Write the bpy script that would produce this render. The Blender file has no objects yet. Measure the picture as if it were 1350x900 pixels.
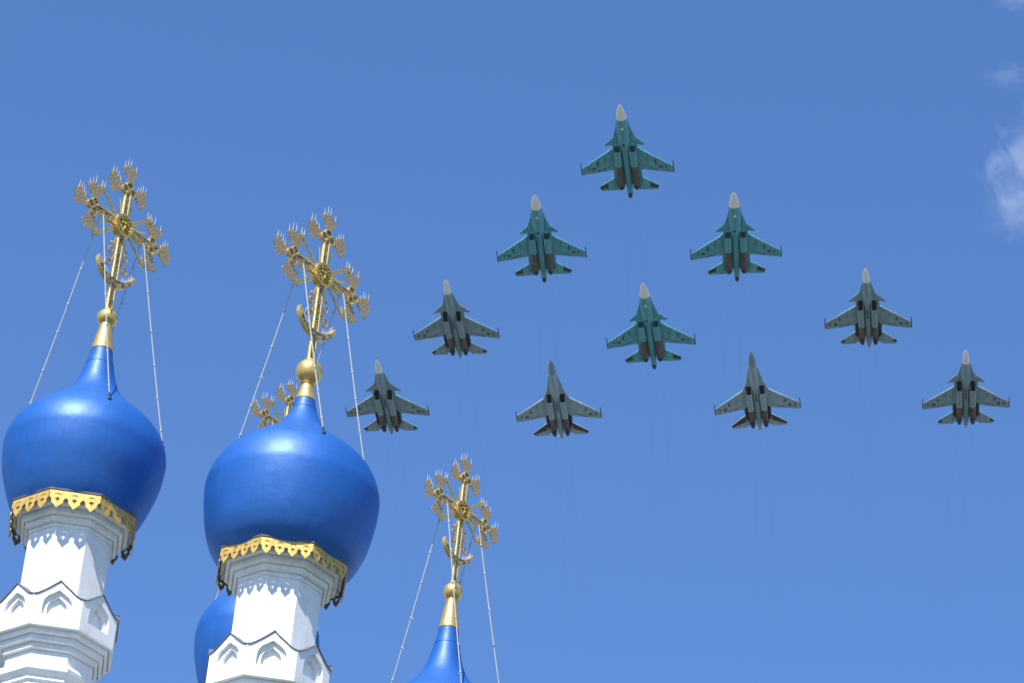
import bpy, math, random
from mathutils import Vector, Matrix

random.seed(7)
R = math.radians
scene = bpy.context.scene
col = scene.collection

# ------------------------------------------------------------------ camera
FPX, PITCH, ROLL = 5530.0, R(31.0), R(6.1)
_r0 = Vector((1, 0, 0)); FWD = Vector((0, math.cos(PITCH), math.sin(PITCH)))
_u0 = Vector((0, -math.sin(PITCH), math.cos(PITCH)))
RIGHT = _r0 * math.cos(ROLL) + _u0 * math.sin(ROLL)
UPV = _u0 * math.cos(ROLL) - _r0 * math.sin(ROLL)
EYE = Vector((0, 0, 1.7))
cam_d = bpy.data.cameras.new('camera')
cam = bpy.data.objects.new('camera', cam_d)
col.objects.link(cam)
cam_d.sensor_width = 36.0
cam_d.lens = FPX * 36.0 / 1350.0
cam_d.clip_start = 0.5
cam_d.clip_end = 30000
m3 = Matrix((RIGHT, UPV, -FWD)).transposed()
cam.matrix_world = Matrix.Translation(EYE) @ m3.to_4x4()
scene.camera = cam

# ------------------------------------------------------------------ sky, sun, exposure
SUN_EL, SUN_AZ = R(53), R(24)          # sun behind the viewer, to the left
w = bpy.data.worlds.new('World'); scene.world = w; w.use_nodes = True
nt = w.node_tree; nt.nodes.clear()
out = nt.nodes.new('ShaderNodeOutputWorld'); bg = nt.nodes.new('ShaderNodeBackground')
sky = nt.nodes.new('ShaderNodeTexSky'); sky.sky_type = 'NISHITA'; sky.sun_disc = False
sky.sun_elevation = SUN_EL; sky.sun_rotation = R(180) + SUN_AZ
sky.altitude = 150; sky.air_density = 1.0; sky.dust_density = 0.0; sky.ozone_density = 10.0
bg.inputs['Strength'].default_value = 0.144
hs = nt.nodes.new('ShaderNodeHueSaturation'); hs.inputs['Saturation'].default_value = 1.03; hs.inputs['Hue'].default_value = .503
nt.links.new(sky.outputs[0], hs.inputs['Color']); nt.links.new(hs.outputs[0], bg.inputs[0]); nt.links.new(bg.outputs[0], out.inputs[0])
sd = bpy.data.lights.new('sun', 'SUN'); sd.energy = 5.0; sd.angle = R(0.53); sd.color = (1.0, 0.955, 0.88)
sun = bpy.data.objects.new('sun', sd); col.objects.link(sun)
to_sun = Vector((-math.sin(SUN_AZ) * math.cos(SUN_EL), -math.cos(SUN_AZ) * math.cos(SUN_EL), math.sin(SUN_EL)))
sun.rotation_euler = to_sun.to_track_quat('Z', 'Y').to_euler()
sun.location = (0, 0, 100)
vs = scene.view_settings
vs.view_transform = 'Standard'; vs.look = 'None'; vs.exposure = 0.5; vs.gamma = 1.0; vs.use_curve_mapping = False
scene.cycles.volume_bounces = 2
scene.cycles.transparent_max_bounces = 24

def ray(px, py):
    return (FWD + RIGHT * ((px - 675) / FPX) + UPV * ((450 - py) / FPX)).normalized()

# ------------------------------------------------------------------ helpers
def tag(o, label=None, cat=None, group=None, kind=None):
    if label: o['label'] = label
    if cat: o['category'] = cat
    if group: o['group'] = group
    if kind: o['kind'] = kind
    return o

class MB:
    def __init__(s): s.v = []; s.f = []; s.m = []
    def add(s, vs_, fs, mat=None, mi=0):
        b = len(s.v)
        s.v += [tuple(mat @ Vector(p)) if mat else tuple(p) for p in vs_]
        s.f += [tuple(i + b for i in f) for f in fs]; s.m += [mi] * len(fs)
        return s
    def box(s, x0, x1, y0, y1, z0, z1, mat=None, mi=0):
        V = [(x, y, z) for z in (z0, z1) for y in (y0, y1) for x in (x0, x1)]
        F = [(0, 2, 3, 1), (4, 5, 7, 6), (0, 1, 5, 4), (2, 6, 7, 3), (0, 4, 6, 2), (1, 3, 7, 5)]
        return s.add(V, F, mat, mi)
    def prism(s, pts, z0, z1, mat=None, mi=0):
        """polygon pts (x,y) between z0 and z1; z may be given per point as lists"""
        n = len(pts)
        za = z0 if isinstance(z0, (list, tuple)) else [z0] * n
        zb = z1 if isinstance(z1, (list, tuple)) else [z1] * n
        V = [(p[0], p[1], za[i]) for i, p in enumerate(pts)] + [(p[0], p[1], zb[i]) for i, p in enumerate(pts)]
        F = [tuple(range(n - 1, -1, -1)), tuple(range(n, 2 * n))] + [(i, (i + 1) % n, n + (i + 1) % n, n + i) for i in range(n)]
        return s.add(V, F, mat, mi)
    def rings(s, rings, mat=None, mi=0, cap0=True, cap1=True):
        n = len(rings[0]); V = [p for r in rings for p in r]; F = []
        for k in range(len(rings) - 1):
            for i in range(n):
                j = (i + 1) % n
                F.append((k * n + i, k * n + j, (k + 1) * n + j, (k + 1) * n + i))
        if cap0: F.append(tuple(range(n - 1, -1, -1)))
        if cap1: F.append(tuple((len(rings) - 1) * n + i for i in range(n)))
        return s.add(V, F, mat, mi)
    def lathe(s, prof, n=48, mat=None, mi=0, cap0=True, cap1=True):
        return s.rings([[(r * math.cos(2 * math.pi * i / n), r * math.sin(2 * math.pi * i / n), z) for i in range(n)] for r, z in prof], mat, mi, cap0, cap1)
    def octo(s, prof, mat=None, mi=0):
        k = 1 / math.cos(math.pi / 8)
        return s.rings([[(a * k * math.cos(math.pi / 8 + i * math.pi / 4), a * k * math.sin(math.pi / 8 + i * math.pi / 4), z) for i in range(8)] for a, z in prof], mat, mi)
    def tube(s, pts, r, n=8, mat=None, mi=0, flat=1.0):
        pts = [Vector(p) for p in pts]; rr = r if isinstance(r, (list, tuple)) else [r] * len(pts)
        rings = []; prev = None
        for i, p in enumerate(pts):
            t = (pts[min(i + 1, len(pts) - 1)] - pts[max(i - 1, 0)]).normalized()
            a = prev if prev else (Vector((0, 1, 0)) if abs(t.y) < .9 else Vector((1, 0, 0)))
            a = (a - t * a.dot(t)).normalized(); b = t.cross(a); prev = a
            rings.append([tuple(p + (a * math.cos(2 * math.pi * k / n) * flat + b * math.sin(2 * math.pi * k / n)) * rr[i]) for k in range(n)])
        return s.rings(rings, mat, mi)
    def ball(s, c, r, n=10, mat=None, mi=0, sz=1.0):
        c = Vector(c); prof = [(max(r * math.sin(math.pi * k / n), r * .02), -r * math.cos(math.pi * k / n) * sz) for k in range(n + 1)]
        M = Matrix.Translation(c)
        return s.lathe(prof, n * 2, (mat @ M) if mat else M, mi)
    def plate(s, outer, holes, thick, mat=None, mi=0):
        """flat plate in local XY with holes, thickness centred on z=0"""
        cu = bpy.data.curves.new('tmp', 'CURVE'); cu.dimensions = '2D'; cu.fill_mode = 'BOTH'; cu.extrude = thick / 2
        for loop in [outer] + list(holes):
            sp = cu.splines.new('POLY'); sp.points.add(len(loop) - 1); sp.use_cyclic_u = True
            for q, p in zip(sp.points, loop): q.co = (p[0], p[1], 0, 1)
        o = bpy.data.objects.new('tmp', cu); col.objects.link(o)
        dg = bpy.context.evaluated_depsgraph_get()
        me = bpy.data.meshes.new_from_object(o.evaluated_get(dg))
        V = [tuple(v.co) for v in me.vertices]; F = [tuple(p.vertices) for p in me.polygons]
        bpy.data.objects.remove(o); bpy.data.curves.remove(cu); bpy.data.meshes.remove(me)
        return s.add(V, F, mat, mi)
    def build(s, name, mats, parent=None, smooth=True, angle=32, recalc=True):
        import bmesh
        me = bpy.data.meshes.new(name); me.from_pydata(s.v, [], s.f); me.update()
        if not isinstance(mats, (list, tuple)): mats = [mats]
        for m in mats: me.materials.append(m)
        me.polygons.foreach_set('material_index', s.m)
        bm = bmesh.new(); bm.from_mesh(me)
        bmesh.ops.remove_doubles(bm, verts=bm.verts, dist=1e-5)
        if recalc: bmesh.ops.recalc_face_normals(bm, faces=bm.faces)
        bm.to_mesh(me); bm.free()
        if smooth:
            me.shade_smooth(); me.set_sharp_from_angle(angle=R(angle))
        o = bpy.data.objects.new(name, me); col.objects.link(o)
        if parent: o.parent = parent
        return o

def empty(name, M=None, parent=None):
    o = bpy.data.objects.new(name, None); col.objects.link(o); o.empty_display_size = .2
    if parent: o.parent = parent
    if M is not None: o.matrix_basis = M
    return o

def spline(pts, sub=6):
    """Catmull-Rom through (r,z) points"""
    P = [pts[0]] + list(pts) + [pts[-1]]; o = []
    for i in range(1, len(P) - 2):
        for k in range(sub):
            t = k / sub; q = []
            for d in range(len(pts[0])):
                a, b, c, e = P[i - 1][d], P[i][d], P[i + 1][d], P[i + 2][d]
                q.append(.5 * ((2 * b) + (-a + c) * t + (2 * a - 5 * b + 4 * c - e) * t * t + (-a + 3 * b - 3 * c + e) * t ** 3))
            o.append(tuple(q))
    o.append(tuple(pts[-1])); return o

# ------------------------------------------------------------------ materials
def mat(name, base, rough=.5, metal=0., var=.0, vscale=4., bump=0., bscale=20., dark=None, stretch=(1, 1, 1), coat=0., spec=None, detail=5., thresh=(.35, .7)):
    m = bpy.data.materials.new(name); m.use_nodes = True; t = m.node_tree; b = t.nodes['Principled BSDF']
    b.inputs['Base Color'].default_value = (*base, 1); b.inputs['Roughness'].default_value = rough; b.inputs['Metallic'].default_value = metal
    if coat: b.inputs['Coat Weight'].default_value = coat; b.inputs['Coat Roughness'].default_value = .12
    if spec is not None: b.inputs['Specular IOR Level'].default_value = spec
    tc = t.nodes.new('ShaderNodeTexCoord'); mp = t.nodes.new('ShaderNodeMapping'); mp.inputs['Scale'].default_value = stretch
    t.links.new(tc.outputs['Object'], mp.inputs[0])
    if dark is not None or var:
        n = t.nodes.new('ShaderNodeTexNoise'); n.inputs['Scale'].default_value = vscale; n.inputs['Detail'].default_value = detail; n.inputs['Roughness'].default_value = .62
        t.links.new(mp.outputs[0], n.inputs['Vector'])
        r = t.nodes.new('ShaderNodeValToRGB'); e = r.color_ramp.elements
        e[0].position, e[1].position = thresh
        d = dark if dark is not None else tuple(c * (1 - var) for c in base)
        e[0].color = (*d, 1); e[1].color = (*base, 1)
        t.links.new(n.outputs['Fac'], r.inputs[0]); t.links.new(r.outputs[0], b.inputs['Base Color'])
        mr = t.nodes.new('ShaderNodeMapRange'); mr.inputs['To Min'].default_value = min(1, rough + .12); mr.inputs['To Max'].default_value = max(.05, rough - .06)
        t.links.new(n.outputs['Fac'], mr.inputs['Value']); t.links.new(mr.outputs[0], b.inputs['Roughness'])
    if bump:
        n2 = t.nodes.new('ShaderNodeTexNoise'); n2.inputs['Scale'].default_value = bscale; n2.inputs['Detail'].default_value = 3
        t.links.new(tc.outputs['Object'], n2.inputs['Vector'])
        bp = t.nodes.new('ShaderNodeBump'); bp.inputs['Strength'].default_value = bump; bp.inputs['Distance'].default_value = .05
        t.links.new(n2.outputs['Fac'], bp.inputs['Height']); t.links.new(bp.outputs[0], b.inputs['Normal'])
    return m

def joints(m, mode, size, width, off, k, bump=0.):
    """faint sheet joints multiplied into a material: 'flat' = object XY, 'round' = angle and height"""
    t = m.node_tree; b = t.nodes['Principled BSDF']; tc = t.nodes.new('ShaderNodeTexCoord')
    br = t.nodes.new('ShaderNodeTexBrick'); br.offset = off; br.inputs['Scale'].default_value = 1.0
    br.inputs['Brick Width'].default_value = size[0]; br.inputs['Row Height'].default_value = size[1]; br.inputs['Mortar Size'].default_value = width; br.inputs['Mortar Smooth'].default_value = .3
    br.inputs['Color1'].default_value = (1, 1, 1, 1); br.inputs['Color2'].default_value = (.9, .9, .9, 1); br.inputs['Mortar'].default_value = (k, k, k, 1)
    if mode == 'flat': t.links.new(tc.outputs['Object'], br.inputs['Vector'])
    else:
        sp = t.nodes.new('ShaderNodeSeparateXYZ'); t.links.new(tc.outputs['Object'], sp.inputs[0])
        at = t.nodes.new('ShaderNodeMath'); at.operation = 'ARCTAN2'; t.links.new(sp.outputs[1], at.inputs[0]); t.links.new(sp.outputs[0], at.inputs[1])
        mu = t.nodes.new('ShaderNodeMath'); mu.operation = 'MULTIPLY'; mu.inputs[1].default_value = 100.0; t.links.new(at.outputs[0], mu.inputs[0])
        cb = t.nodes.new('ShaderNodeCombineXYZ'); t.links.new(mu.outputs[0], cb.inputs[0]); t.links.new(sp.outputs[2], cb.inputs[1]); t.links.new(cb.outputs[0], br.inputs['Vector'])
    mx = t.nodes.new('ShaderNodeMix'); mx.data_type = 'RGBA'; mx.blend_type = 'MULTIPLY'; mx.inputs[0].default_value = 1.0
    src = b.inputs['Base Color'].links[0].from_socket
    t.links.new(src, mx.inputs[6]); t.links.new(br.outputs['Color'], mx.inputs[7]); t.links.new(mx.outputs[2], b.inputs['Base Color'])

U = 62.0 / FPX                          # one unit of the tower drawings in metres (towers are modelled in these units and scaled)
M = {}
M['plaster'] = mat('white_plaster', (.83, .83, .82), .85, var=.10, vscale=.035, bump=.06, bscale=.3, thresh=(.3, .55), spec=.2)
M['blue'] = mat('blue_dome_paint', (.012, .128, .47), .47, metal=.2, var=.12, vscale=.03, bump=.18, bscale=.04, spec=.65)
M['gold'] = mat('gold_leaf', (.90, .61, .19), .36, metal=.75, var=.3, vscale=.15, thresh=(.3, .6))
M['trimgold'] = mat('gold_painted_trim', (.74, .48, .12), .5, metal=.35, var=.3, vscale=.12, thresh=(.3, .55))
M['crossgold'] = mat('cross_gold', (.92, .63, .21), .36, metal=.6, var=.35, vscale=.3, thresh=(.3, .6))
M['bronze'] = mat('tarnished_ornament', (.66, .43, .14), .42, metal=.4, var=.4, vscale=.4, thresh=(.3, .6))
M['spike'] = mat('polished_spike', (.88, .76, .48), .3, metal=.4)
M['filigree'] = mat('filigree_panel', (.72, .54, .25), .4, metal=.5, dark=(.06, .045, .03), vscale=.42, thresh=(.44, .54), detail=2.)
M['relief'] = mat('medallion_relief', (.70, .50, .12), .35, metal=.7, dark=(.12, .085, .02), vscale=.35, thresh=(.38, .58), bump=1., bscale=.4)
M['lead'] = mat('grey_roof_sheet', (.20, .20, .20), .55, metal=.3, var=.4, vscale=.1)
M['chain'] = mat('steel_chain', (.42, .42, .40), .42, metal=.1)
M['darkiron'] = mat('dark_iron', (.05, .05, .05), .5, metal=.5)

def streaks(m, k):
    t = m.node_tree; b = t.nodes['Principled BSDF']; tc = t.nodes.new('ShaderNodeTexCoord'); mp = t.nodes.new('ShaderNodeMapping'); mp.inputs['Scale'].default_value = (.22, .22, .02)
    n = t.nodes.new('ShaderNodeTexNoise'); n.inputs['Scale'].default_value = 1.0; n.inputs['Detail'].default_value = 6; n.inputs['Roughness'].default_value = .7
    t.links.new(tc.outputs['Object'], mp.inputs[0]); t.links.new(mp.outputs[0], n.inputs['Vector'])
    rp = t.nodes.new('ShaderNodeValToRGB'); e = rp.color_ramp.elements; e[0].position = .36; e[0].color = (k, k, k * .96, 1); e[1].position = .52; e[1].color = (1, 1, 1, 1)
    t.links.new(n.outputs['Fac'], rp.inputs[0]); mx = t.nodes.new('ShaderNodeMix'); mx.data_type = 'RGBA'; mx.blend_type = 'MULTIPLY'; mx.inputs[0].default_value = 1.0
    src = b.inputs['Base Color'].links[0].from_socket
    t.links.new(src, mx.inputs[6]); t.links.new(rp.outputs[0], mx.inputs[7]); t.links.new(mx.outputs[2], b.inputs['Base Color'])
streaks(M['plaster'], .9); streaks(M['trimgold'], .65); streaks(M['blue'], .95)
joints(M['blue'], 'round', (52.4, 31), .35, .5, .72)

# jets (metres)
ST = (.25, 1, 1)
M['teal'] = mat('teal_underside_paint', (.10, .355, .42), .55, dark=(.075, .285, .34), vscale=1.1, stretch=ST, thresh=(.3, .6))
M['grey'] = mat('grey_underside_paint', (.21, .325, .37), .55, dark=(.17, .265, .305), vscale=1.1, stretch=ST, thresh=(.3, .6))
M['pale'] = mat('pale_blue_grey_paint', (.28, .405, .455), .55, dark=(.22, .325, .37), vscale=1.1, stretch=ST, thresh=(.3, .6))
M['radome'] = mat('white_radome', (.76, .72, .67), .5, var=.08, vscale=1.)
M['radomegrey'] = mat('grey_radome', (.21, .25, .28), .5, var=.1, vscale=1.)
M['metal'] = mat('heat_stained_metal', (.135, .115, .10), .5, metal=.35, dark=(.055, .048, .044), vscale=1.6, stretch=(.35, 1, 1), thresh=(.35, .62))
M['nozzle'] = mat('sooty_nozzle', (.035, .035, .04), .5, metal=.5, var=.3, vscale=2)
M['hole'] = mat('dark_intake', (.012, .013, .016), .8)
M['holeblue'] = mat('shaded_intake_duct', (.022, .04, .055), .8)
M['brown'] = mat('bare_dark_panel', (.075, .06, .05), .6, dark=(.04, .034, .03), vscale=2)
M['black'] = mat('black_panel', (.03, .032, .035), .6)
M['red'] = mat('red_star', (.13, .014, .016), .5)
M['glass'] = mat('canopy_glass', (.03, .035, .04), .08, spec=.8)
M['fin'] = mat('upper_blue_grey', (.12, .17, .22), .55, var=.15, vscale=1.)

for k_ in ('teal', 'grey', 'pale'): joints(M[k_], 'flat', (2.3, 1.15), .05, .37, .6)

# ------------------------------------------------------------------ ground
def ground():
    m = bpy.data.materials.new('city_ground'); m.use_nodes = True; t = m.node_tree; b = t.nodes['Principled BSDF']
    tc = t.nodes.new('ShaderNodeTexCoord'); n = t.nodes.new('ShaderNodeTexNoise'); n.inputs['Scale'].default_value = .02; n.inputs['Detail'].default_value = 8
    t.links.new(tc.outputs['Object'], n.inputs['Vector'])
    r = t.nodes.new('ShaderNodeValToRGB'); e = r.color_ramp.elements
    e[0].position = .42; e[0].color = (.06, .08, .045, 1); e[1].position = .55; e[1].color = (.23, .23, .23, 1)
    t.links.new(n.outputs['Fac'], r.inputs[0]); t.links.new(r.outputs[0], b.inputs['Base Color']); b.inputs['Roughness'].default_value = .9
    mb = MB(); S = 9000
    mb.add([(-S, -S, 0), (S, -S, 0), (S, S, 0), (-S, S, 0)], [(0, 1, 2, 3)])
    tag(mb.build('ground', m, smooth=False), 'open ground around the church', kind='structure')
ground()
def bounce_disc():  # unseen dark disc, added to keep ground bounce off the domes
    m = mat('bounce_disc_dark', (.05, .075, .03), .9, dark=(.02, .032, .014), vscale=.3)
    mb = MB(); mb.add([(52 * math.cos(i * math.pi / 24), 56 + 52 * math.sin(i * math.pi / 24), .02) for i in range(48)], [tuple(range(48))])
    tag(mb.build('dark_bounce_disc', m, smooth=False), 'unseen dark green disc added under the towers to cut ground bounce', kind='structure')
bounce_disc()

# ------------------------------------------------------------------ church towers
PROF_A = [(80, -4), (84, 2), (91, 16), (99, 38), (107, 66), (110, 90), (110, 104), (105.5, 121), (96.5, 137), (80, 155), (62, 169), (48, 182), (36, 196), (27.5, 213), (22, 231), (17, 252), (15, 265)]
PROF_B = [(82, -4), (87, 2), (98, 16), (107.5, 40), (114, 72), (116.5, 98), (116, 114), (110, 134), (99, 153), (83, 169), (66, 182), (50, 194), (36.5, 206), (28, 218), (21, 231), (16.5, 243), (13.5, 256)]

def face_mat(i, a, z=0):
    """frame of octagon face i: local x along the face, local y up, local z outward at apothem a"""
    ang = -math.pi / 2 + i * math.pi / 4
    n = Vector((math.cos(ang), math.sin(ang), 0)); tx = Vector((-n.y, n.x, 0))
    m = Matrix((tx, Vector((0, 0, 1)), n)).transposed().to_4x4()
    return Matrix.Translation(n * a + Vector((0, 0, z))) @ m

def trim_panel(w_, lobes, h, tip, tooth=False):
    """scalloped pierced board: top at y=0, hanging down"""
    pts = [(-w_ / 2, 0), (w_ / 2, 0)]; lw = w_ / lobes; holes = []
    right = []
    for k in range(lobes):
        x1 = w_ / 2 - k * lw; c = x1 - lw / 2; x0 = x1 - lw
        if tooth: right += [(x1, -h - .34 * tip), (x1 - .07 * lw, -h - .12 * tip)]
        right += [(x1 - (.09 if tooth else .02) * lw, -h), (x1 - .12 * lw, -h - .12 * tip), (x1 - .17 * lw, -h - .30 * tip), (x1 - .14 * lw, -h - .45 * tip),
                  (x1 - .26 * lw, -h - .62 * tip), (x1 - .38 * lw, -h - .80 * tip), (c, -h - tip),
                  (x0 + .38 * lw, -h - .80 * tip), (x0 + .26 * lw, -h - .62 * tip), (x0 + .14 * lw, -h - .45 * tip), (x0 + .17 * lw, -h - .30 * tip), (x0 + .12 * lw, -h - .12 * tip), (x0 + (.09 if tooth else .02) * lw, -h)] + ([(x0 + .07 * lw, -h - .12 * tip)] if tooth else [])
        s_ = (.075 if tooth else .105) * lw; yc = -h - .16 * tip
        holes.append([(c - s_ * .4, yc - s_ * 1.5), (c + s_ * .4, yc - s_ * 1.5), (c + s_ * .45, yc - s_ * .5), (c + s_ * 1.5, yc - s_ * .4), (c + s_ * 1.5, yc + s_ * .5), (c + s_ * .5, yc + s_ * .6),
                      (c + s_ * .4, yc + s_ * 1.3), (c - s_ * .4, yc + s_ * 1.3), (c - s_ * .5, yc + s_ * .6), (c - s_ * 1.5, yc + s_ * .5), (c - s_ * 1.5, yc - s_ * .4), (c - s_ * .45, yc - s_ * .5)])
        # flat slot above each point
        holes.append([(c - .24 * lw, -h * .74), (c - .18 * lw, -h * .52), (c - .07 * lw, -h * .40), (c + .07 * lw, -h * .40), (c + .18 * lw, -h * .52), (c + .24 * lw, -h * .74), (c + .10 * lw, -h * .58), (c - .10 * lw, -h * .58)])
    return pts + right, holes

def keel(hw, y0, spring, peak):
    return [(-hw, y0), (hw, y0), (hw, spring), (hw * .93, spring + (peak - spring) * .34), (hw * .72, spring + (peak - spring) * .60), (hw * .38, spring + (peak - spring) * .79), (0, peak),
            (-hw * .38, spring + (peak - spring) * .79), (-hw * .72, spring + (peak - spring) * .60), (-hw * .93, spring + (peak - spring) * .34), (-hw, spring)]

OGEE = [(32.4, 41), (28, 42), (22, 45.5), (14, 52), (6, 58.5), (0, 64)]

def circ(cx, cy, r, n=14, a0=0, a1=2 * math.pi):
    return [(cx + r * math.cos(a0 + (a1 - a0) * i / n), cy + r * math.sin(a0 + (a1 - a0) * i / n)) for i in range(n)]

def tube2(mb, pts, r, y=0, flat=1.0, **k):
    mb.tube([(p[0], y, p[1]) for p in pts], r, **k)

XZ = Matrix(((1, 0, 0, 0), (0, 0, -1, 0), (0, 1, 0, 0), (0, 0, 0, 1)))   # plate XY -> XZ plane, thickness along -Y

def ornament_at(root, cx, cz, ang):
    """pierced leaf fan, its bird spikes always pointing up"""
    half = [(1.4, 0), (2.0, 3), (4.6, 1.6), (5.2, 4.4), (3.6, 6.4), (6.4, 6.6), (8.6, 9.0), (6.4, 10.6), (10.4, 12.6), (12.4, 17.4), (9.2, 16.6), (9.6, 20.2), (6.2, 19.2), (5.2, 23.4), (2.6, 20.4)]
    outer = half + [(0, 25.5)] + [(-x, y) for x, y in reversed(half)]
    holes = [circ(0, 4.4, 1.0, 6), circ(0, 8.6, 1.7, 8), circ(7.2, 14.2, 1.7, 8), circ(-7.2, 14.2, 1.7, 8), circ(0, 19.6, 1.9, 8), circ(3.5, 11.4, 1.5, 6), circ(-3.5, 11.4, 1.5, 6), circ(0, 14.2, 1.7, 6), circ(4.2, 16.6, 1.5, 6), circ(-4.2, 16.6, 1.5, 6), circ(5.6, 8.4, 1.0, 6), circ(-5.6, 8.4, 1.0, 6)]
    mb = MB()
    rot = Matrix.Translation((cx, 0, cz)) @ Matrix.Rotation(-(ang - math.pi / 2) + random.uniform(-.12, .12), 4, 'Y') @ Matrix.Scale(1.2, 4) @ Matrix.Diagonal((random.uniform(1.08, 1.28), 1, random.uniform(.9, 1.04), 1))
    mb.plate(outer, holes, 1.1, rot @ XZ)
    o = mb.build('leaf_ornament', M['bronze'], root, smooth=False)
    s = MB()
    if math.sin(ang) > -.5:
        cand = [(-9.4, 19), (-4.6, 22.5), (0, 25), (8.8, 19.5)] if math.sin(ang) > .5 else ([(3, 5), (7, 9), (10, 13), (10.5, 18)] if math.cos(ang) < 0 else [(-3, 5), (-7, 9), (-10, 13), (-10.5, 18)])
        for k, p in enumerate(cand):
            q = rot @ Vector((p[0], 0, p[1]))
            L = random.uniform(8.5, 13.5)
            s = MB(); s.tube([q - Vector((0, 0, 1.5)), q + Vector((.5 * random.uniform(-1, 1), random.uniform(-.6, .6), L))], [.62, .15], 5); s.build('spike', M['spike'], o)
    return o

def make_cross(parent, z, foot):
    root = empty('cross', Matrix.Translation((0, 0, z)) @ Matrix.Rotation(R(45), 4, 'Z'), parent)
    HW, D = 6.4, 2.7
    # upright: core with filigree face and two gold rails
    def beam(name, x0, x1, z0, z1, vertical):
        core = MB(); rails = MB()
        if vertical:
            core.box(-HW + 2.6, HW - 2.6, -D + .7, D - .7, z0, z1)
            for sx in (-1, 1):
                rails.tube([(sx * (HW - 1.7), 0, z0), (sx * (HW - 1.7), 0, z1)], 2.3, 10, flat=1.3)
        else:
            core.box(x0, x1, -D + .9, D - .9, -HW + 1.7, HW - 1.7)
            for sz in (-1, 1):
                a, b = sorted((sz * (HW - 1.8), sz * (HW - .1)))
                rails.tube([(x0, 0, (a + b) / 2), (x1, 0, (a + b) / 2)], 1.6, 10, flat=1.6)
        o = core.build(name, M['filigree'], root, smooth=False)
        rails.build('rail', M['crossgold'], o, angle=50)
    beam('upright', 0, 0, -foot, 56, True)
    beam('crossbar', -58, 58, 0, 0, False)
    # trefoil ends + leaf ornaments
    for k, th in enumerate((0, math.pi / 2, math.pi)):
        cx, cz = 62 * math.cos(th), 62 * math.sin(th)
        mb = MB()
        rt = Matrix.Translation((cx, 0, cz)) @ Matrix.Rotation(-(th - math.pi / 2), 4, 'Y')
        lobes = [(-7.6, 0), (0, 8.2), (7.6, 0)]
        for lx, lz in lobes:
            ring = circ(lx, lz, 7, 18)
            mb.plate(ring, [circ(lx, lz, 5.4, 18)], 2 * D + .6 + (.2 if lz else 0), rt @ XZ)
        tr = mb.build('trefoil', M['crossgold'], root, angle=40)
        fb = MB()
        for lx, lz in lobes: fb.plate(circ(lx, lz, 5.6, 16), [], 2 * D - 2.4 + lz * .02, rt @ XZ)
        fb.build('filigree_panel', M['filigree'], tr, smooth=False)
        for da in (-90, 0, 90):
            a = th + R(da)
            ornament_at(root, cx + 12.5 * math.cos(a) + 2 * math.cos(th), cz + 12.5 * math.sin(a) + 2 * math.sin(th), a)
    # diagonal beams with flower ends
    for sx in (-1, 1):
        for sz in (-1, 1):
            end = Vector((sx * 50, 0, sz * 38)); d = end.normalized(); perp = Vector((-d.z, 0, d.x))
            mb = MB(); P = []
            L = end.length; n = 12
            up, dn = [], []
            for i in range(n + 1):
                t = 15 + (L - 15) * i / n; wv = 2.6 + (.55 if i % 2 else -.25)
                if sz < 0 and sx > 0 or (sz > 0 and sx < 0): wv *= .72
                up.append(d * t + perp * wv); dn.append(d * t - perp * wv)
            pts = [(p.x, p.z) for p in up] + [(p.x, p.z) for p in reversed(dn)]
            mb.plate(pts, [], 1.6, XZ)
            star = [(end.x + (5.6 if i % 2 == 0 else 3.2) * math.cos(i * math.pi / 8), end.z + (5.6 if i % 2 == 0 else 3.2) * math.sin(i * math.pi / 8)) for i in range(16)]
            mb.plate(star, [], 2.4, XZ)
            ra = mb.build('ray', M['gold'], root, smooth=False)
            if sz > 0 or sx > 0:
                for dx in (-2.5, 2.5):
                    s = MB(); s.tube([(end.x + dx, 0, end.z + 2), (end.x + dx * 1.2, 0, end.z + 14)], [.7, .2], 5); s.build('spike', M['spike'], ra)
    for k in range(8):
        a = R(22.5 + 45 * k) + R((-5, 5)[k % 2]); L = (50, 44)[(k // 2) % 2]
        d = Vector((math.cos(a), 0, math.sin(a))); p = Vector((-d.z, 0, d.x))
        mb = MB(); a0, a1, tip = d * 15 + p * 2.6, d * 15 - p * 2.6, d * L
        mb.plate([(a0.x, a0.z), (a1.x, a1.z), (tip.x - p.x * .6, tip.z - p.z * .6), (tip.x + p.x * .6, tip.z + p.z * .6)], [], 1.2, XZ)
        mb.build('needle_ray', M['crossgold'], root, smooth=False)
    # medallion on the front and back
    mb = MB()
    mb.plate(circ(0, 0, 18.6, 40), [circ(0, 0, 14.6, 40)], 2 * D + 6.0, XZ)
    md = mb.build('medallion', M['gold'], root, angle=40)
    mb = MB(); mb.plate(circ(0, 0, 14.8, 32), [], 2 * D + 4.4, XZ)
    for sy in (-1, 1):
        y = sy * (D + 2.2)
        mb.ball((0, y, 3), 3.0, 6); mb.ball((0, y, -3.5), 3.2, 6, sz=1.6)
        mb.tube([(-8, y, 1), (0, y, 4), (8, y, 1)], 1.4, 6)
        for i in range(14):
            mb.ball((11.5 * math.cos(i * .449), y, 11.5 * math.sin(i * .449)), 1.5, 5)
    mb.build('relief', M['relief'], md)
    # crescent at the foot
    out_, inn = [], []
    for i in range(25):
        a = R(180 + 18 + (144) * i / 24)
        out_.append((41 * math.cos(a), 41 * math.sin(a)))
    cz0 = 13.5
    for i in range(25):
        a = R(180 + 24 + (132) * i / 24)
        inn.append((41.5 * math.cos(a) , cz0 - 2 + 38.5 * math.sin(a) - 2.8))
    loop = out_ + list(reversed(inn))
    loop = [(x, zz - 92 + 30) for x, zz in loop]
    mb = MB(); mb.plate(loop, [], 6.8, XZ); cr = mb.build('crescent', M['crossgold'], root, angle=50)
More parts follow.
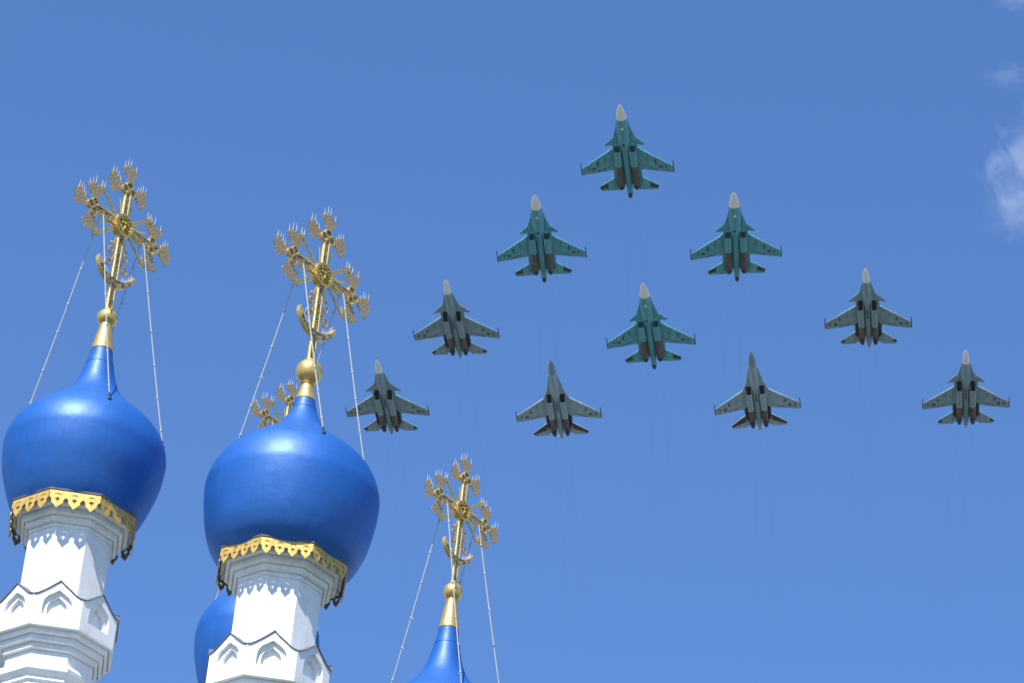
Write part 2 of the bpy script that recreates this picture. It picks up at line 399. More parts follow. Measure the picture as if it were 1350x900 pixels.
    cxm, czm = 0, sum(p[1] for p in loop) / len(loop)
    strip_o = [(41 * math.cos(R(180 + 27 + 126 * i / 24)) * .965, 41 * math.sin(R(180 + 27 + 126 * i / 24)) * .965 - 62) for i in range(25)]
    strip_i = [(41 * math.cos(R(180 + 33 + 114 * i / 24)) * .985, (cz0 - 4.8 + 38.5 * math.sin(R(180 + 33 + 114 * i / 24))) - 62 - 1.3) for i in range(25)]
    mb = MB(); mb.plate(strip_o + list(reversed(strip_i)), [], 7.4, XZ); mb.build('filigree_panel', M['filigree'], cr, smooth=False)
    s = MB()
    for i in list(range(2, 10)) + list(range(15, 23)):
        x, zz = inn[i][0], inn[i][1] - 62
        s = MB(); s.tube([(x, 0, zz - 1), (x + random.uniform(-.3, .3), 0, zz + 10)], [.6, .2], 5); s.build('spike', M['spike'], cr)
    # scrolls either side of the post
    for sx in (-1, 1):
        mb = MB(); pts = []
        for i in range(28):
            a = R(40 + i * 18); r = 7.5 - i * .2; pts.append((sx * (17 - r * math.cos(a)), -70 + r * math.sin(a)))
        tube2(mb, pts, 1.25, n=6)
        pts = []
        for i in range(26):
            a = R(-60 - i * 18); r = 6.2 - i * .17; pts.append((sx * (15 - r * math.cos(a)), -48 + r * math.sin(a)))
        tube2(mb, pts, 1.2, n=6)
        tube2(mb, [(sx * 8, -54), (sx * 10, -60), (sx * 11, -66)], 1.3, n=6)
        mb.ball((sx * 16, 0, -36), 2.4, 5)
        mb.build('scroll', M['bronze'], root)
    return root

def chain(parent, a, b, beads, sag=5.0):
    a, b = Vector(a), Vector(b); n = 24; mb = MB()
    P = [a.lerp(b, i / n) + Vector((0, 0, -sag * 4 * (i / n) * (1 - i / n))) for i in range(n + 1)]
    mb.tube(P, .92, 6)
    o = mb.build('chain', M['chain'], parent)
    for i in range(beads):
        k = MB()
        t = (i + .5 + random.uniform(-.12, .12)) / beads; j = min(int(t * n), n - 1); p = P[j].lerp(P[j + 1], t * n - j)
        k.ball(p, 1.9, 6); d = (b - a).normalized()
        k.tube([p - d * 3.4, p + d * 3.4], 1.15, 6)
        ang = random.uniform(0, 6.28)
        k.tube([p, p + Vector((math.cos(ang) * 3, math.sin(ang) * 3, -1.5))], .8, 5)
        k.build('link', M['chain'], o)
    k = MB(); d = (a - b).normalized(); k.ball(b, 3.0, 6); k.tube([b + d * 1, b + d * 10], 1.6, 6); k.build('anchor', M['darkiron'], o)
    return o

def make_tower(label, px, py, zref, dist, prof, zs, rs, ring, lobes, cone, ball, zcross, anchors, ysq=1., cross_s=1.):
    sc = U * 1.0
    P = EYE + ray(px, py) * dist - Vector((0, 0, zref * sc))
    root = empty('church_tower', Matrix.LocRotScale(Vector((P.x, P.y, 0)), Matrix.Rotation(R(4), 3, 'Z'), None))
    tag(root, label, 'tower', 'church towers with blue onion domes')
    # everything hangs from one scaled frame, baked into the parts' own matrices
    parts = []
    class Par: pass
    frame = Matrix.Translation((0, 0, P.z)) @ Matrix.Scale(sc, 4)
    def part(mb, name, m, parent=None, **k):
        o = mb.build(name, m, parent or root, **k)
        if parent is None: parts.append(o)
        return o
    k = ring
    # drum + cornice
    mb = MB(); mb.octo([(54.5, -200), (54.5, -30)]); part(mb, 'drum', M['plaster'], smooth=False)
    mb = MB(); mb.octo([(54.2, -41), (56.2, -41), (56.2, -33), (57.6, -33), (57.6, -35.5), (61.5, -34), (61.5, -24.5), (63.2, -24.5), (63.2, -27), (67.5, -25), (67.5, -15), (69.2, -15), (69.2, -17.5), (74, -15.5), (74, -6), (75.6, -6), (75.6, -8), (80.5, -6), (80.5, -1)]); part(mb, 'cornice', M['plaster'], smooth=False)
    # trim boards
    a = 83 * k; wf = 2 * a * math.tan(math.pi / 8)
    oc = MB(); oc.octo([(a - .8, -.8), (a + 1.2, .2), (a + 1.2, 1.6), (a - 3, 2.2)]); part(oc, 'eave_cap', M['lead'], smooth=False)
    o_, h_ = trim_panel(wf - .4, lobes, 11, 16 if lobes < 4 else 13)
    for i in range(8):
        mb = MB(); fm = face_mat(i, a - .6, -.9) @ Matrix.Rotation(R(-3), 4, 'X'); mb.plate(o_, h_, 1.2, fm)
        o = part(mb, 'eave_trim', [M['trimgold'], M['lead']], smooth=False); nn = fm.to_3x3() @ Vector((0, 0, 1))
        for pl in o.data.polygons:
            if pl.normal.dot(nn) < -.5: pl.material_index = 1          # shade of the inner side painted in with the sheet grey
    # gables (kokoshniki)
    mb = MB(); mb.octo([(66, -192), (66, -150), (56, -140)]); part(mb, 'gable_core', M['plaster'], smooth=False)
    og = [(-x, y) for x, y in OGEE] ; outline = [(-32.4, 0), (32.4, 0)] + OGEE + list(reversed(og))[1:]
    for i in range(8):
        mb = MB()
        h1 = keel(19, 14.5, 28, 51)
        mb.plate(outline, [h1], 4.6, face_mat(i, 78.5 - 2.3, -196))
        inn_ = [(-29.5, 1), (29.5, 1), (29.5, 38), (20, 43), (0, 58.5), (-20, 43), (-29.5, 38)]
        mb.plate(inn_, [keel(12.8, 16.5, 26, 43)], 4.6, face_mat(i, 78.5 - 7.0, -196))
        mb.plate([(-26, 2), (26, 2), (26, 37), (0, 52), (-26, 37)], [], 2.6, face_mat(i, 78.5 - 11.2, -196))
        # raised moulding following the gable
        g = part(mb, 'gable', M['plaster'], smooth=False)
        st = MB(); path = list(reversed(og)) [::-1]
        full = [(-x, y) for x, y in OGEE] + [(x, y) for x, y in reversed(OGEE)][1:]
        fm = face_mat(i, 78.5, -196)
        V, F = [], []
        for q, (x, y) in enumerate(full):
            jit = random.uniform(-.35, .35)
            for (dz, dy) in ((1.9, .3 + jit), (1.9, 1.2 + jit), (-20, 1.2), (-20, .3)):
                V.append((x * 1.0, y + dy, dz))
        for q in range(len(full) - 1):
            for e in range(4):
                F.append((q * 4 + e, q * 4 + (e + 1) % 4, (q + 1) * 4 + (e + 1) % 4, (q + 1) * 4 + e))
        F.append((0, 1, 2, 3)); nq = len(full) - 1; F.append((nq * 4 + 3, nq * 4 + 2, nq * 4 + 1, nq * 4))
        st.add(V, F, fm); part(st, 'gable_roof', M['lead'], g, smooth=False)
    # lower mouldings, arcade, shaft
    mb = MB(); mb.octo([(50, -276), (54, -274), (54, -268), (57, -265), (57, -260), (60, -257), (63.2, -253), (63.8, -248), (62, -243), (57, -240), (57, -220), (58.2, -220), (58.2, -224), (62, -222.5), (62, -212), (63.4, -212), (63.4, -215.5), (67.5, -213.5), (67.5, -203), (69, -203), (69, -206.5), (73, -204.5), (73, -196), (74.4, -196), (74.4, -199.5), (78.4, -198), (78.4, -194)]); part(mb, 'lower_cornice', M['plaster'], angle=25)
    for i in range(8):
        mb = MB(); wv = 2 * 51 * math.tan(math.pi / 8)
        arch = [(-11, -58), (11, -58), (11, -14)] + [(11 * math.cos(R(t)), -14 + 8 * math.sin(R(t))) for t in range(15, 180, 15)] + [(-11, -14)]
        mb.plate([(-wv / 2, -62), (wv / 2, -62), (wv / 2, 0), (-wv / 2, 0)], [arch], 5, face_mat(i, 51 - 2.5, -272)); part(mb, 'arcade_panel', M['plaster'], smooth=False)
        an = math.pi / 8 + i * math.pi / 4; mb = MB()
        mb.lathe([(6.4, -334), (6.4, -290), (7.6, -284), (7.6, -279), (6, -273)], 16, Matrix.Translation((52.5 * math.cos(an), 52.5 * math.sin(an), 0))); part(mb, 'column', M['plaster'])
    mb = MB(); zg = -P.z / sc
    mb.octo([(230, zg), (230, -1100), (120, -900), (95, -420), (75, -400), (75, -345), (62, -334), (43, -333), (43, -270)]); part(mb, 'shaft', M['plaster'], smooth=False)
    # dome
    pr = [(r * rs if i < 13 else r * (rs * .35 + .65), z * zs) for i, (r, z) in enumerate(prof)]
    sp = spline(pr, 7)
    mb = MB(); mb.lathe(sp, 112); dome = part(mb, 'dome', M['blue'], angle=60)
    zt = pr[-1][1]; rt = pr[-1][0]
    mb = MB(); mb.lathe([(rt + .5, zt - .6), (rt + .9, zt), (rt + .3, zt + 1), (rt * .62, cone - 2), (rt * .56, cone + 4)], 40); part(mb, 'spire_cone', M['gold'])
    zb, rb = ball
    prb = [(max(.5, rb * math.sin(math.pi * i / 20)), zb - rb * ysq * math.cos(math.pi * i / 20)) for i in range(21)]
    prb = [p for p in prb if p[0] > rb * .42]
    mb = MB(); mb.lathe([(rb * .42, prb[0][1] - 4), (rb * .55, prb[0][1] - 3)] + prb + [(rb * .35, prb[-1][1] + 3)], 40); part(mb, 'finial_ball', M['gold'], angle=50)
    sr = next(r1 + (r2 - r1) * (241 * zs - z1) / (z2 - z1) for (r1, z1), (r2, z2) in zip(sp, sp[1:]) if z1 <= 241 * zs < z2)
    mb = MB(); mb.lathe([(sr + .1, 241 * zs - .5), (sr + .5, 241 * zs), (sr + .1, 241 * zs + .5)], 48, cap0=False, cap1=False); part(mb, 'seam', M['blue'], dome)
    # cross
    cr = make_cross(root, zcross, (zcross - zb - rb * ysq * .8) / cross_s); parts.append(cr)
    if cross_s != 1: cr.matrix_basis = cr.matrix_basis @ Matrix.Scale(cross_s, 4)
    # chains
    b45 = R(45)
    def dome_z(rr):
        best = None
        for (r1, z1), (r2, z2) in zip(sp, sp[1:]):
            if r1 >= rr >= r2 and z1 > 80 * zs: return z1 + (z2 - z1) * (r1 - rr) / max(1e-6, r1 - r2)
        return 150 * zs
    for j, (phi, rr) in enumerate(anchors):
        s_ = -1 if j < 2 else 1
        yy = -3.5 if j in (1, 2) else 3.5
        if j == 2: yy = -3.5
        x0 = s_ * 44 * cross_s
        A = Vector((x0 * math.cos(b45) - yy * math.sin(b45), x0 * math.sin(b45) + yy * math.cos(b45), zcross - 6))
        B = Vector((rr * math.sin(R(phi)), -rr * math.cos(R(phi)), dome_z(rr) + .8))
        parts.append(chain(root, A, B, 6))
    for o in parts: o.matrix_basis = frame @ o.matrix_basis
    return root

make_tower('white church tower with wide deep blue onion dome, nearest the middle of the picture', 372.5, 749, 0, 62.0, PROF_B, 1, 1, 1.0, 4, 281, (301, 18.5), 455,
           [(-92, 84), (18, 92), (90, 92), (195, 88)], cross_s=.97)
make_tower('white church tower with blue onion dome at the left edge, coarse gold scalloped trim', 97.4, 686, 0, 63.2, PROF_A, 1, 1, .985, 3, 304, (318, 14.8), 468,
           [(-93, 88), (15, 93), (90, 102), (195, 90)], ysq=.84, cross_s=.95)
make_tower('tower showing only the pale blue dome neck and gold cross at the bottom edge', 597, 780, 371, 71.2, PROF_A, 1.16, 1, .985, 3, 353, (371, 15), 511,
           [(-90, 80), (15, 93), (90, 101), (195, 90)], cross_s=.88)
make_tower('farther tower half hidden behind the middle tower, cross and dome sides peeking out', 378, 563, 590, 91.0, PROF_A, 1.25, 1.06, 1.12, 4, 400, (430, 18), 583,
           [(-90, 90), (15, 103), (90, 111), (195, 100)])

# ------------------------------------------------------------------ jets
def loft(mb, secs, n=16, mi=0, e=2.0):
    rings = []
    for x, hw, hh, cy, cz, *ex in secs:
        p = ex[0] if ex else e; rg = []
        for i in range(n):
            t = 2 * math.pi * (i + .5) / n; c, s = math.cos(t), math.sin(t)
            rg.append((x, cy + hw * math.copysign(abs(c) ** (2 / p), c), cz + hh * math.copysign(abs(s) ** (2 / p), s)))
        rings.append(rg)
    mb.rings(rings, mi=mi)
    return mb

def slab(mb, pts, ts, zc=0.):
    """flying surface: thickness per corner"""
    mb.prism(pts, [zc - t for t in ts], [zc + t for t in ts]); return mb

def star_pts(cx, cy, r):
    return [(cx + (r if i % 2 == 0 else r * .42) * math.cos(R(i * 36)), cy + (r if i % 2 == 0 else r * .42) * math.sin(R(i * 36))) for i in range(10)]

def make_jet(kind):
    c = {'a': dict(paint='teal', rad='radome', name='fighter_bomber'), 'b': dict(paint='grey', rad='radome', name='fighter_jet'), 'c': dict(paint='pale', rad='radomegrey', name='fighter_jet')}[kind]
    P = M[c['paint']]; root = empty(c['name'])
    big = kind == 'a'
    if big:
        nose = [(11, .03, .03), (10.75, .17, .14), (10.3, .36, .27), (9.7, .55, .40), (9.0, .71, .52), (8.3, .82, .60), (7.75, .88, .66)]
        body = [(7.74, .88, .66, 0, -.25), (6.8, .95, .74, 0, -.24), (6, 1.0, .82, 0, -.22), (4.5, 1.02, .86, 0, -.2), (2.5, .95, .78, 0, -.22), (0, .72, .55, 0, -.2), (-3, .56, .5, 0, -.15), (-7, .52, .5, 0, -.1), (-9.2, .47, .46, 0, -.08)]
        tail = [(-9.2, .46, .45, 0, -.08), (-9.9, .44, .43, 0, -.07), (-10.5, .32, .32, 0, -.05), (-11, .07, .07, 0, -.03)]
        plan = [(7.6, .86), (6.05, 1.06), (5.2, 1.22), (4.4, 1.45), (3.3, 1.78), (2.4, 1.93), (1.5, 1.98), (.9, 2.02), (-4.1, 2.28), (-5.8, 2.25), (-8.6, 2.02), (-8.9, 1.75), (-7.4, .55), (-9, .4)]
        can = [(3.25, 1.75), (1.58, 3.2), (1.25, 3.12), (1.55, 1.9)]
        wing = [(1.0, 1.98), (.35, 2.5), (-3.72, 7.33), (-5.2, 7.36), (-4.14, 2.2)]
        stab = [(-5.8, 2.2), (-7.9, 4.85), (-8.85, 4.55), (-8.72, 2.0)]
        xi0, xi1, xm, xn, xe = 2.3, 1.1, -2.7, -7.2, -8.2
        ny, nw = 1.24, .60
    else:
        nose = [(10.7, .03, .03), (10.4, .16, .16), (9.9, .34, .33), (9.2, .49, .48), (8.4, .59, .59), (7.35, .64, .66)]
        body = [(7.34, .64, .66, 0, -.2), (6.2, .70, .78, 0, -.18), (4.6, .78, .84, 0, -.15), (2.6, .82, .76, 0, -.15), (0, .70, .55, 0, -.15), (-3, .55, .5, 0, -.1), (-7, .52, .5, 0, -.05), (-9.0, .48, .45, 0, -.02)]
        tail = [(-9.0, .47, .44, 0, -.02), (-9.8, .40, .38, 0, 0), (-10.3, .24, .25, 0, 0), (-10.7, .06, .06, 0, 0)]
        if kind == 'c':
            body = body[:-1] + [(-8.8, .48, .46, 0, -.02)]
            tail = [(-8.8, .47, .45, 0, -.02), (-9.8, .42, .40, 0, 0), (-10.15, .34, .34, 0, 0), (-10.2, .16, .16, 0, 0), (-10.7, .10, .10, 0, 0)]
        if kind == 'b':
            plan = [(6.9, .64), (5.9, .92), (5.0, 1.08), (4.2, 1.3), (3.3, 1.75), (2.4, 1.98), (1.2, 2.02), (.5, 2.05), (-4.5, 2.38), (-6.2, 2.25), (-9, 2.15), (-9.2, 1.85), (-7.6, .55), (-9, .4)]
        else:
            plan = [(6.9, .64), (5.9, .90), (4.3, 1.14), (2.6, 1.50), (1.5, 1.88), (.7, 2.1), (.1, 2.35), (-4.5, 2.42), (-6.2, 2.25), (-9, 2.15), (-9.2, 1.85), (-7.6, .55), (-9, .4)]
        can = [(3.5, 1.72), (1.72, 3.2), (1.45, 3.12), (1.75, 1.95)]
        wing = [(.55, 2.0), (-4.0, 7.33), (-5.7, 7.36), (-4.56, 2.3)]
        stab = [(-6.15, 2.2), (-8.8, 4.95), (-9.62, 4.55), (-9.45, 2.15)]
        xi0, xi1, xm, xn, xe = (2.25, .75, -4.2, -7.2, -9.15) if kind == 'b' else (1.75, .62, -4.3, -7.2, -9.2)
        ny, nw = 1.15, .56
    mb = MB(); loft(mb, body, 20)
    full = [(x, y) for x, y in plan] + [(x, -y) for x, y in reversed(plan)]
    mb.prism(full, [-.16] * len(full), [.14] * len(full))
    fu = mb.build('fuselage', P, root)
    mb = MB(); loft(mb, [(x, a, b, 0, -.25 if big else -.2) for x, a, b in nose], 20); rd = mb.build('nose_cone', M[c['rad']], root)
    pm = MB(); pm.tube([(nose[0][0] - .1, 0, -.2), (nose[0][0] + .4, 0, -.2)], [.03, .02], 6); pm.build('pitot_probe', M['darkiron'], rd)
    mb = MB(); loft(mb, tail, 16); tb = mb.build('tail_boom', P, root)
    mb = MB()
    if big: mb.prism([(-9.3, -.28), (-9.3, .28), (-10.1, .26), (-10.1, -.26)], -.62, -.40)
    elif kind == 'c':
        mb.box(-10.35, -10.0, -.55, .55, -.1, .1)
    else: mb.prism([(-9.5, -.12), (-9.5, .12), (-10.4, .1), (-10.4, -.1)], -.45, -.2)
    mb.build('tail_fairing', M['black'] if big else P, tb, smooth=False)
    cp = MB(); loft(cp, [(6.6, .1, .1, 0, .4), (5.8, .5, .55, 0, .45), (4.6, .62, .75, 0, .5), (3.0, .55, .6, 0, .45), (1.2, .2, .25, 0, .4)], 14); cp.build('canopy', M['glass'], root)
    if big:
        mb = MB(); mb.box(5.85, 6.25, -.2, .2, -1.06, -.98); mb.build('landing_light', M['radome'], fu)
        mb = MB(); mb.box(2.15, 2.5, -.32, .12, -1.06, -.9); mb.build('gear_door', M['brown'], fu)
    else:
        mb = MB(); mb.box(-2.2, .1, -.09, .09, -.76, -.55); mb.build('belly_fairing', M['black'], fu, smooth=False)
    for s in (1, -1):
        w_ = MB(); slab(w_, [(x, s * y) for x, y in wing], [.17] + [.15] * (len(wing) - 4) + [.05, .04, .13]); wo = w_.build('wing', P, root, smooth=False)
        # flap line, pylons, star, rail
        py = MB()
        spots = ((3.4, 1.3), (4.65, 1.0), (6.25, .5)) if big else ((3.7, .9), (4.9, .75), (6.5, .5))
        for y, ln in spots:
            xl = wing[-3][0] + (wing[0][0] - wing[-3][0]) * (7.35 - y) / 5.35 - .75
            p = MB(); loft(p, [(xl, .03, .06, s * y, -.2), (xl - .25 * ln, .085, .16, s * y, -.24), (xl - .8 * ln, .085, .16, s * y, -.24), (xl - ln, .03, .08, s * y, -.2)], 8); p.build('pylon', M['brown'] if y > 4 else P, wo)
        fl = MB(); x_t = wing[-1][0]
        fl.prism([(x_t + .95, s * 2.35), (x_t + .91, s * 2.38), (wing[-2][0] + .78, s * 5.0), (wing[-2][0] + .745, s * 4.97)], -.185, -.1); fl.build('flap_gap', M['fin'], wo, smooth=False)
        sm = MB(); yst = 5.35 if big else 5.55
        xst = -3.75 if big else -4.35
        sm.prism(star_pts(xst, s * yst, .36), -.16, -.07); sm.build('star_emblem', M['red'], wo, smooth=False)
        rl = MB(); xr = wing[-3][0]
        loft(rl, [(xr + 1.35, .02, .02, s * 7.42, 0), (xr + 1.0, .075, .075, s * 7.42, 0), (xr - 1.3, .085, .085, s * 7.42, 0), (xr - 1.55, .06, .06, s * 7.42, 0)], 8); rl.build('wingtip_rail', M['black'], wo)
        if kind != 'c':
            cn = MB(); slab(cn, [(x, s * y) for x, y in can], [.07, .03, .03, .06]); cn.build('canard', P, root, smooth=False)
        tl = MB(); slab(tl, [(x, s * y) for x, y in stab], [.10, .04, .03, .08], -.15); to = tl.build('tailplane', P, root, smooth=False)
        if big: pt = [(-7.05, 3.45), (-7.98, 4.72), (-8.45, 4.55), (-8.1, 3.4)]
        elif kind == 'b': pt = [(-8.25, 4.2), (-8.86, 4.84), (-9.2, 4.64), (-8.85, 4.15)]
        else: pt = [(-6.3, 2.3), (-8.8, 4.88), (-9.15, 4.66), (-8.3, 2.9), (-7.9, 2.3)]
        tp = MB(); tp.prism([(x, s * y) for x, y in pt], -.275, -.2); tp.build('dark_patch', M['black'] if kind == 'b' else M['brown'], to, smooth=False)
        fn = MB(); fx0 = -4.6 if big else -5.0
        yf = s * 1.85
        V = [(fx0, yf - .1, .1), (fx0 - 3.6, yf - .1, .1), (fx0 - 4.0, yf - .04, 2.3), (fx0 - 2.3, yf - .04, 2.3), (fx0, yf + .1, .1), (fx0 - 3.6, yf + .1, .1), (fx0 - 4.0, yf + .04, 2.3), (fx0 - 2.3, yf + .04, 2.3)]
        fn.add(V, [(0, 1, 2, 3), (7, 6, 5, 4), (0, 4, 5, 1), (1, 5, 6, 2), (2, 6, 7, 3), (3, 7, 4, 0)]); fn.build('tail_fin', M['fin'], root, smooth=False)
        # nacelle
        y = s * ny
        na = MB(); n = 20
        def sec(x, hw, hh, cz, p, slope=0.):
            rg = []
            for i in range(n):
                t = 2 * math.pi * (i + .5) / n; cc, ss = math.cos(t), math.sin(t)
                yy = hw * math.copysign(abs(cc) ** (2 / p), cc); zz = hh * math.copysign(abs(ss) ** (2 / p), ss)
                rg.append((x + slope * (zz / hh), y + yy, cz + zz))
            return rg
        xm_ = (xi0 + xi1) / 2; sl = (xi0 - xi1) / 2
        na.rings([sec(xm_ - .45, nw * .62, .47, -.72, 7, sl), sec(xm_ - .02, nw * .84, .56, -.72, 7, sl), sec(xm_, nw * .92, .60, -.72, 7, sl), sec(xi1 - 1.2, nw * .95, .62, -.70, 5), sec(xi1 - 3, nw, .62, -.62, 3.2), sec(xm, nw, .60, -.52, 2.4)], cap1=False)
        no = na.build('engine_nacelle', P, root, angle=45)
        it = MB()
        ins = .30 if not big else .34
        top = .42 if not big else .02      # ramp covers the upper half of the mouth on the heavy jet
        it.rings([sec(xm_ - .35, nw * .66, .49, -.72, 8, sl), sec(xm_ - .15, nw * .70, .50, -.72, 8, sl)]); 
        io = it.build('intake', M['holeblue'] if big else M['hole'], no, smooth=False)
        if big:
            rp = MB(); hw_ = nw * .68; x_a = xm_ + sl * .85; x_b = xm_ + sl * .3
            rp.add([(x_a, y - hw_, -.22), (x_a, y + hw_, -.22), (x_b, y + hw_, -.58), (x_b, y - hw_, -.58), (x_a - .3, y - hw_, -.22), (x_a - .3, y + hw_, -.22), (x_b - .3, y + hw_, -.56), (x_b - .3, y - hw_, -.56)],
                   [(0, 1, 2, 3), (7, 6, 5, 4), (0, 3, 7, 4), (1, 5, 6, 2), (0, 4, 5, 1), (3, 2, 6, 7)]); rp.build('intake_ramp', P, io, smooth=False)
        ec = MB()
        loft(ec, [(xm + .9, .02, .05, y, -1.04), (xm + .2, nw * .55, .30, y, -.82), (xm - .3, nw * .9, .58, y, -.54), (xm - 1.2, nw * .98, .62, y, -.5), (xn, nw * .96, .60, y, -.46)], 18); ec.build('engine_casing', M['metal'], no)
        if not big:
            ob = MB(); ob.prism([(xm + .5, s * 1.55), (xm - .1, s * 2.15), (xn + .2, s * 2.2), (xn - .5, s * 1.6)], -.42, -.16); ob.build('side_fairing', M['nozzle'], no, smooth=False)  # shade along the boom side put into its dark colour
        nz = MB()
        loft(nz, [(xn + .02, nw * .98, .62, y, -.46), (xn - (.5 if big else .9), nw * .93, .58, y, -.44), (xe + .25, nw * .70, .46, y, -.42), (xe, nw * .60, .40, y, -.42)], 18); nz.build('nozzle', M['nozzle'], no)
    return root

JETS = [
 ('a', -10.17, 10.02, 3.40, (14.82, 559.02, 375.15), 'teal fighter-bomber with white nose leading at the very top of the formation'),
 ('a', -8.87, 9.87, 5.99, (2.78, 589.37, 376.28), 'teal white-nosed fighter-bomber in the second row, the left one, above the grey jets'),
 ('a', -7.85, 9.78, 5.70, (34.60, 578.56, 373.75), 'teal white-nosed fighter-bomber in the second row, the right one'),
 ('a', -10.91, 10.46, 4.45, (22.57, 600.84, 368.60), 'teal fighter-bomber flying in the centre of the formation between grey jets'),
 ('b', -10.63, 8.02, 2.79, (-10.55, 621.14, 378.28), 'grey white-nosed fighter with canards, left end of the third row'),
 ('b', -9.30, 7.98, 2.93, (59.85, 608.69, 381.75), 'grey white-nosed fighter with canards, right end of the third row'),
 ('b', -10.09, 8.25, 2.75, (-21.59, 648.30, 377.03), 'grey white-nosed fighter behind the chain, leftmost of the bottom row'),
 ('c', -10.09, 9.26, 4.86, (8.76, 631.65, 370.54), 'grey fighter with dark nose and dark tailplanes, left of the two without canards'),
 ('c', -11.02, 8.49, 6.86, (42.79, 623.84, 371.85), 'grey fighter with dark nose and dark tailplanes, right of the two without canards'),
 ('b', -8.73, 8.06, 3.85, (78.37, 617.38, 373.10), 'grey white-nosed fighter with canards, rightmost of the bottom row'),
]
def copy_tree(o, parent=None):
    c = o.copy(); col.objects.link(c)
    if parent: c.parent = parent
    for ch in list(o.children): copy_tree(ch, c)
    return c
def jet_matrix(h, p, r, loc):
    h, p, r = R(h), R(p), R(r)
    fx = Vector((math.sin(h), -math.cos(h), 0)); fw = fx * math.cos(p) + Vector((0, 0, math.sin(p)))
    le = Vector((0, 0, 1)).cross(fx); up = fw.cross(le)
    l2 = le * math.cos(r) + up * math.sin(r); u2 = fw.cross(l2)
    return Matrix.Translation(loc) @ Matrix((fw, l2, u2)).transposed().to_4x4(), fx

def trail_material():
    m = bpy.data.materials.new('thin_smoke'); m.use_nodes = True; t = m.node_tree; t.nodes.clear()
    o = t.nodes.new('ShaderNodeOutputMaterial'); v = t.nodes.new('ShaderNodeVolumeAbsorption')
    v.inputs['Color'].default_value = (.25, .3, .4, 1)
    tc = t.nodes.new('ShaderNodeTexCoord'); sx = t.nodes.new('ShaderNodeSeparateXYZ'); t.links.new(tc.outputs['Object'], sx.inputs[0])
    mr = t.nodes.new('ShaderNodeMapRange'); mr.inputs['From Min'].default_value = -75; mr.inputs['From Max'].default_value = 0
    mr.inputs['To Min'].default_value = 0.0; mr.inputs['To Max'].default_value = .045
    n = t.nodes.new('ShaderNodeTexNoise'); n.inputs['Scale'].default_value = .25; n.inputs['Detail'].default_value = 2
    t.links.new(tc.outputs['Object'], n.inputs['Vector'])
    mu = t.nodes.new('ShaderNodeMath'); mu.operation = 'MULTIPLY'
    t.links.new(sx.outputs[0], mr.inputs['Value']); t.links.new(mr.outputs[0], mu.inputs[0]); t.links.new(n.outputs['Fac'], mu.inputs[1])
    t.links.new(mu.outputs[0], v.inputs['Density']); t.links.new(v.outputs[0], o.inputs['Volume'])
    return m
SMOKE = trail_material()
proto = {}; trail0 = None
for k, h, p, r, loc, label in JETS:
    if k not in proto: o = proto[k] = make_jet(k)
    else: o = copy_tree(proto[k])
    mm, fx = jet_matrix(h, p, r, Vector(loc)); o.matrix_basis = mm
    tag(o, label, 'jet', 'jets flying in a triangle formation')
    # two thin smoke streaks behind each jet, level along its path
    if trail0 is None:
        mb = MB()
        for s in (-1, 1):
            mb.tube([(0, s * 1.2, 0), (-12, s * 1.25, .1), (-30, s * 1.35, .0), (-55, s * 1.6, -.1), (-75, s * 1.9, 0)], [.3, .42, .6, .85, 1.1], 10)
        trail0 = mb.build('smoke_trail', SMOKE); tr = trail0
    else:
        tr = trail0.copy(); col.objects.link(tr)
    fx = Vector((math.sin(R(h + 4)), -math.cos(R(h + 4)), 0)); le = Vector((0, 0, 1)).cross(fx)      # flight path, a few degrees off the nose
    tail = mm @ Vector((-10.5, 0, -.4))
    tr.matrix_basis = Matrix.Translation(tail) @ Matrix((fx, le, Vector((0, 0, 1)))).transposed().to_4x4()
    tag(tr, 'faint pair of smoke streaks trailing the ' + label, 'smoke trail', 'exhaust smoke behind the jets', 'stuff')

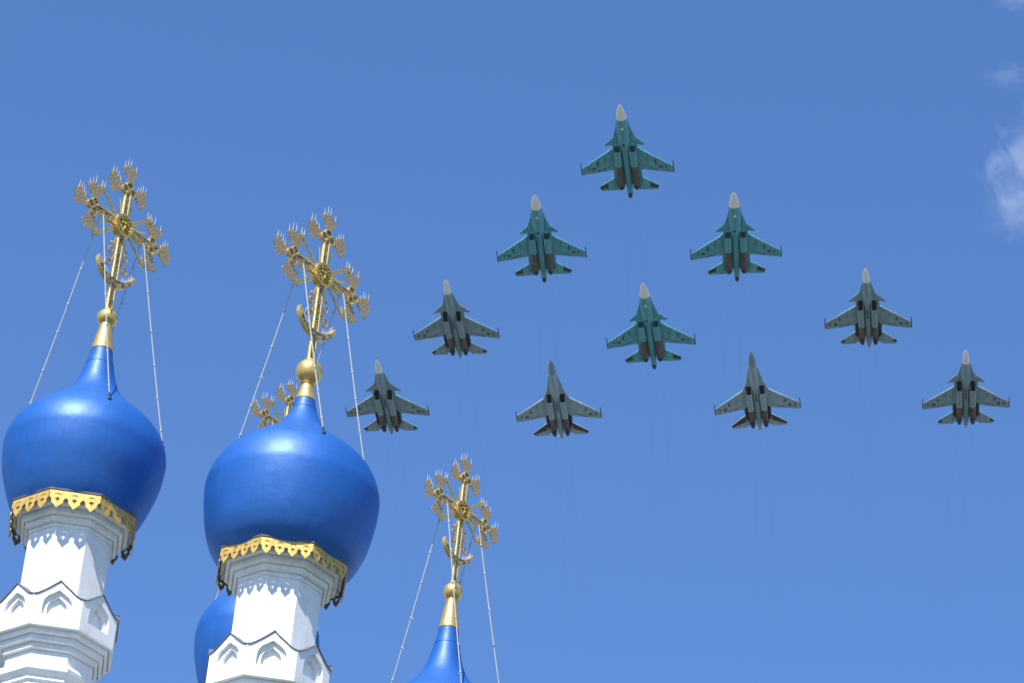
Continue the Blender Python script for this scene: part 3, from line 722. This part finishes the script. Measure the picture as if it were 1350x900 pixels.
# ------------------------------------------------------------------ clouds (volumes far behind the jets)
def cloud(label, px, py, dist, sx, sy, sz, dens, scale, seed, lo, hi):
    m = bpy.data.materials.new('cloud_vapour'); m.use_nodes = True; t = m.node_tree; t.nodes.clear()
    o = t.nodes.new('ShaderNodeOutputMaterial'); v = t.nodes.new('ShaderNodeVolumePrincipled')
    v.inputs['Color'].default_value = (.95, .96, 1, 1); v.inputs['Anisotropy'].default_value = 0.0
    tc = t.nodes.new('ShaderNodeTexCoord'); mp = t.nodes.new('ShaderNodeMapping'); mp.inputs['Location'].default_value = (seed, seed * .7, 0)
    t.links.new(tc.outputs['Object'], mp.inputs[0])
    n = t.nodes.new('ShaderNodeTexNoise'); n.inputs['Scale'].default_value = scale; n.inputs['Detail'].default_value = 7; n.inputs['Roughness'].default_value = .62; n.inputs['Distortion'].default_value = .9
    t.links.new(mp.outputs[0], n.inputs['Vector'])
    ln = t.nodes.new('ShaderNodeVectorMath'); ln.operation = 'LENGTH'; t.links.new(tc.outputs['Object'], ln.inputs[0])
    fo = t.nodes.new('ShaderNodeMapRange'); fo.inputs['From Min'].default_value = .1; fo.inputs['From Max'].default_value = 1.0; fo.inputs['To Min'].default_value = .15; fo.inputs['To Max'].default_value = -.25
    t.links.new(ln.outputs['Value'], fo.inputs['Value'])
    ad = t.nodes.new('ShaderNodeMath'); ad.operation = 'ADD'; t.links.new(n.outputs['Fac'], ad.inputs[0]); t.links.new(fo.outputs[0], ad.inputs[1])
    mr = t.nodes.new('ShaderNodeMapRange'); mr.inputs['From Min'].default_value = lo; mr.inputs['From Max'].default_value = hi; mr.inputs['To Min'].default_value = 0; mr.inputs['To Max'].default_value = dens
    t.links.new(ad.outputs[0], mr.inputs['Value']); t.links.new(mr.outputs[0], v.inputs['Density']); t.links.new(v.outputs[0], o.inputs['Volume'])
    mb = MB(); mb.ball((0, 0, 0), 1.0, 14)
    ob = mb.build('cloud', m)
    ob.matrix_basis = Matrix.Translation(EYE + ray(px, py) * dist) @ m3.to_4x4() @ Matrix.Diagonal((sx, sy, sz, 1))
    tag(ob, label, 'cloud', 'wispy clouds at the right of the sky')
CL = 3000 / FPX
cloud('largest white wispy cloud, at the right edge of the sky', 1376, 240, 3000, 120 * CL, 150 * CL, 80, .0125, 3.0, 3.0, .47, .78)
cloud('small white cloud at the top right corner of the sky', 1345, -8, 3000, 75 * CL, 40 * CL, 50, .012, 2.6, 8.0, .47, .8)
cloud('faint thin wisp between the corner cloud and the large cloud', 1330, 100, 3000, 60 * CL, 34 * CL, 40, .006, 2.6, 12.0, .47, .8)
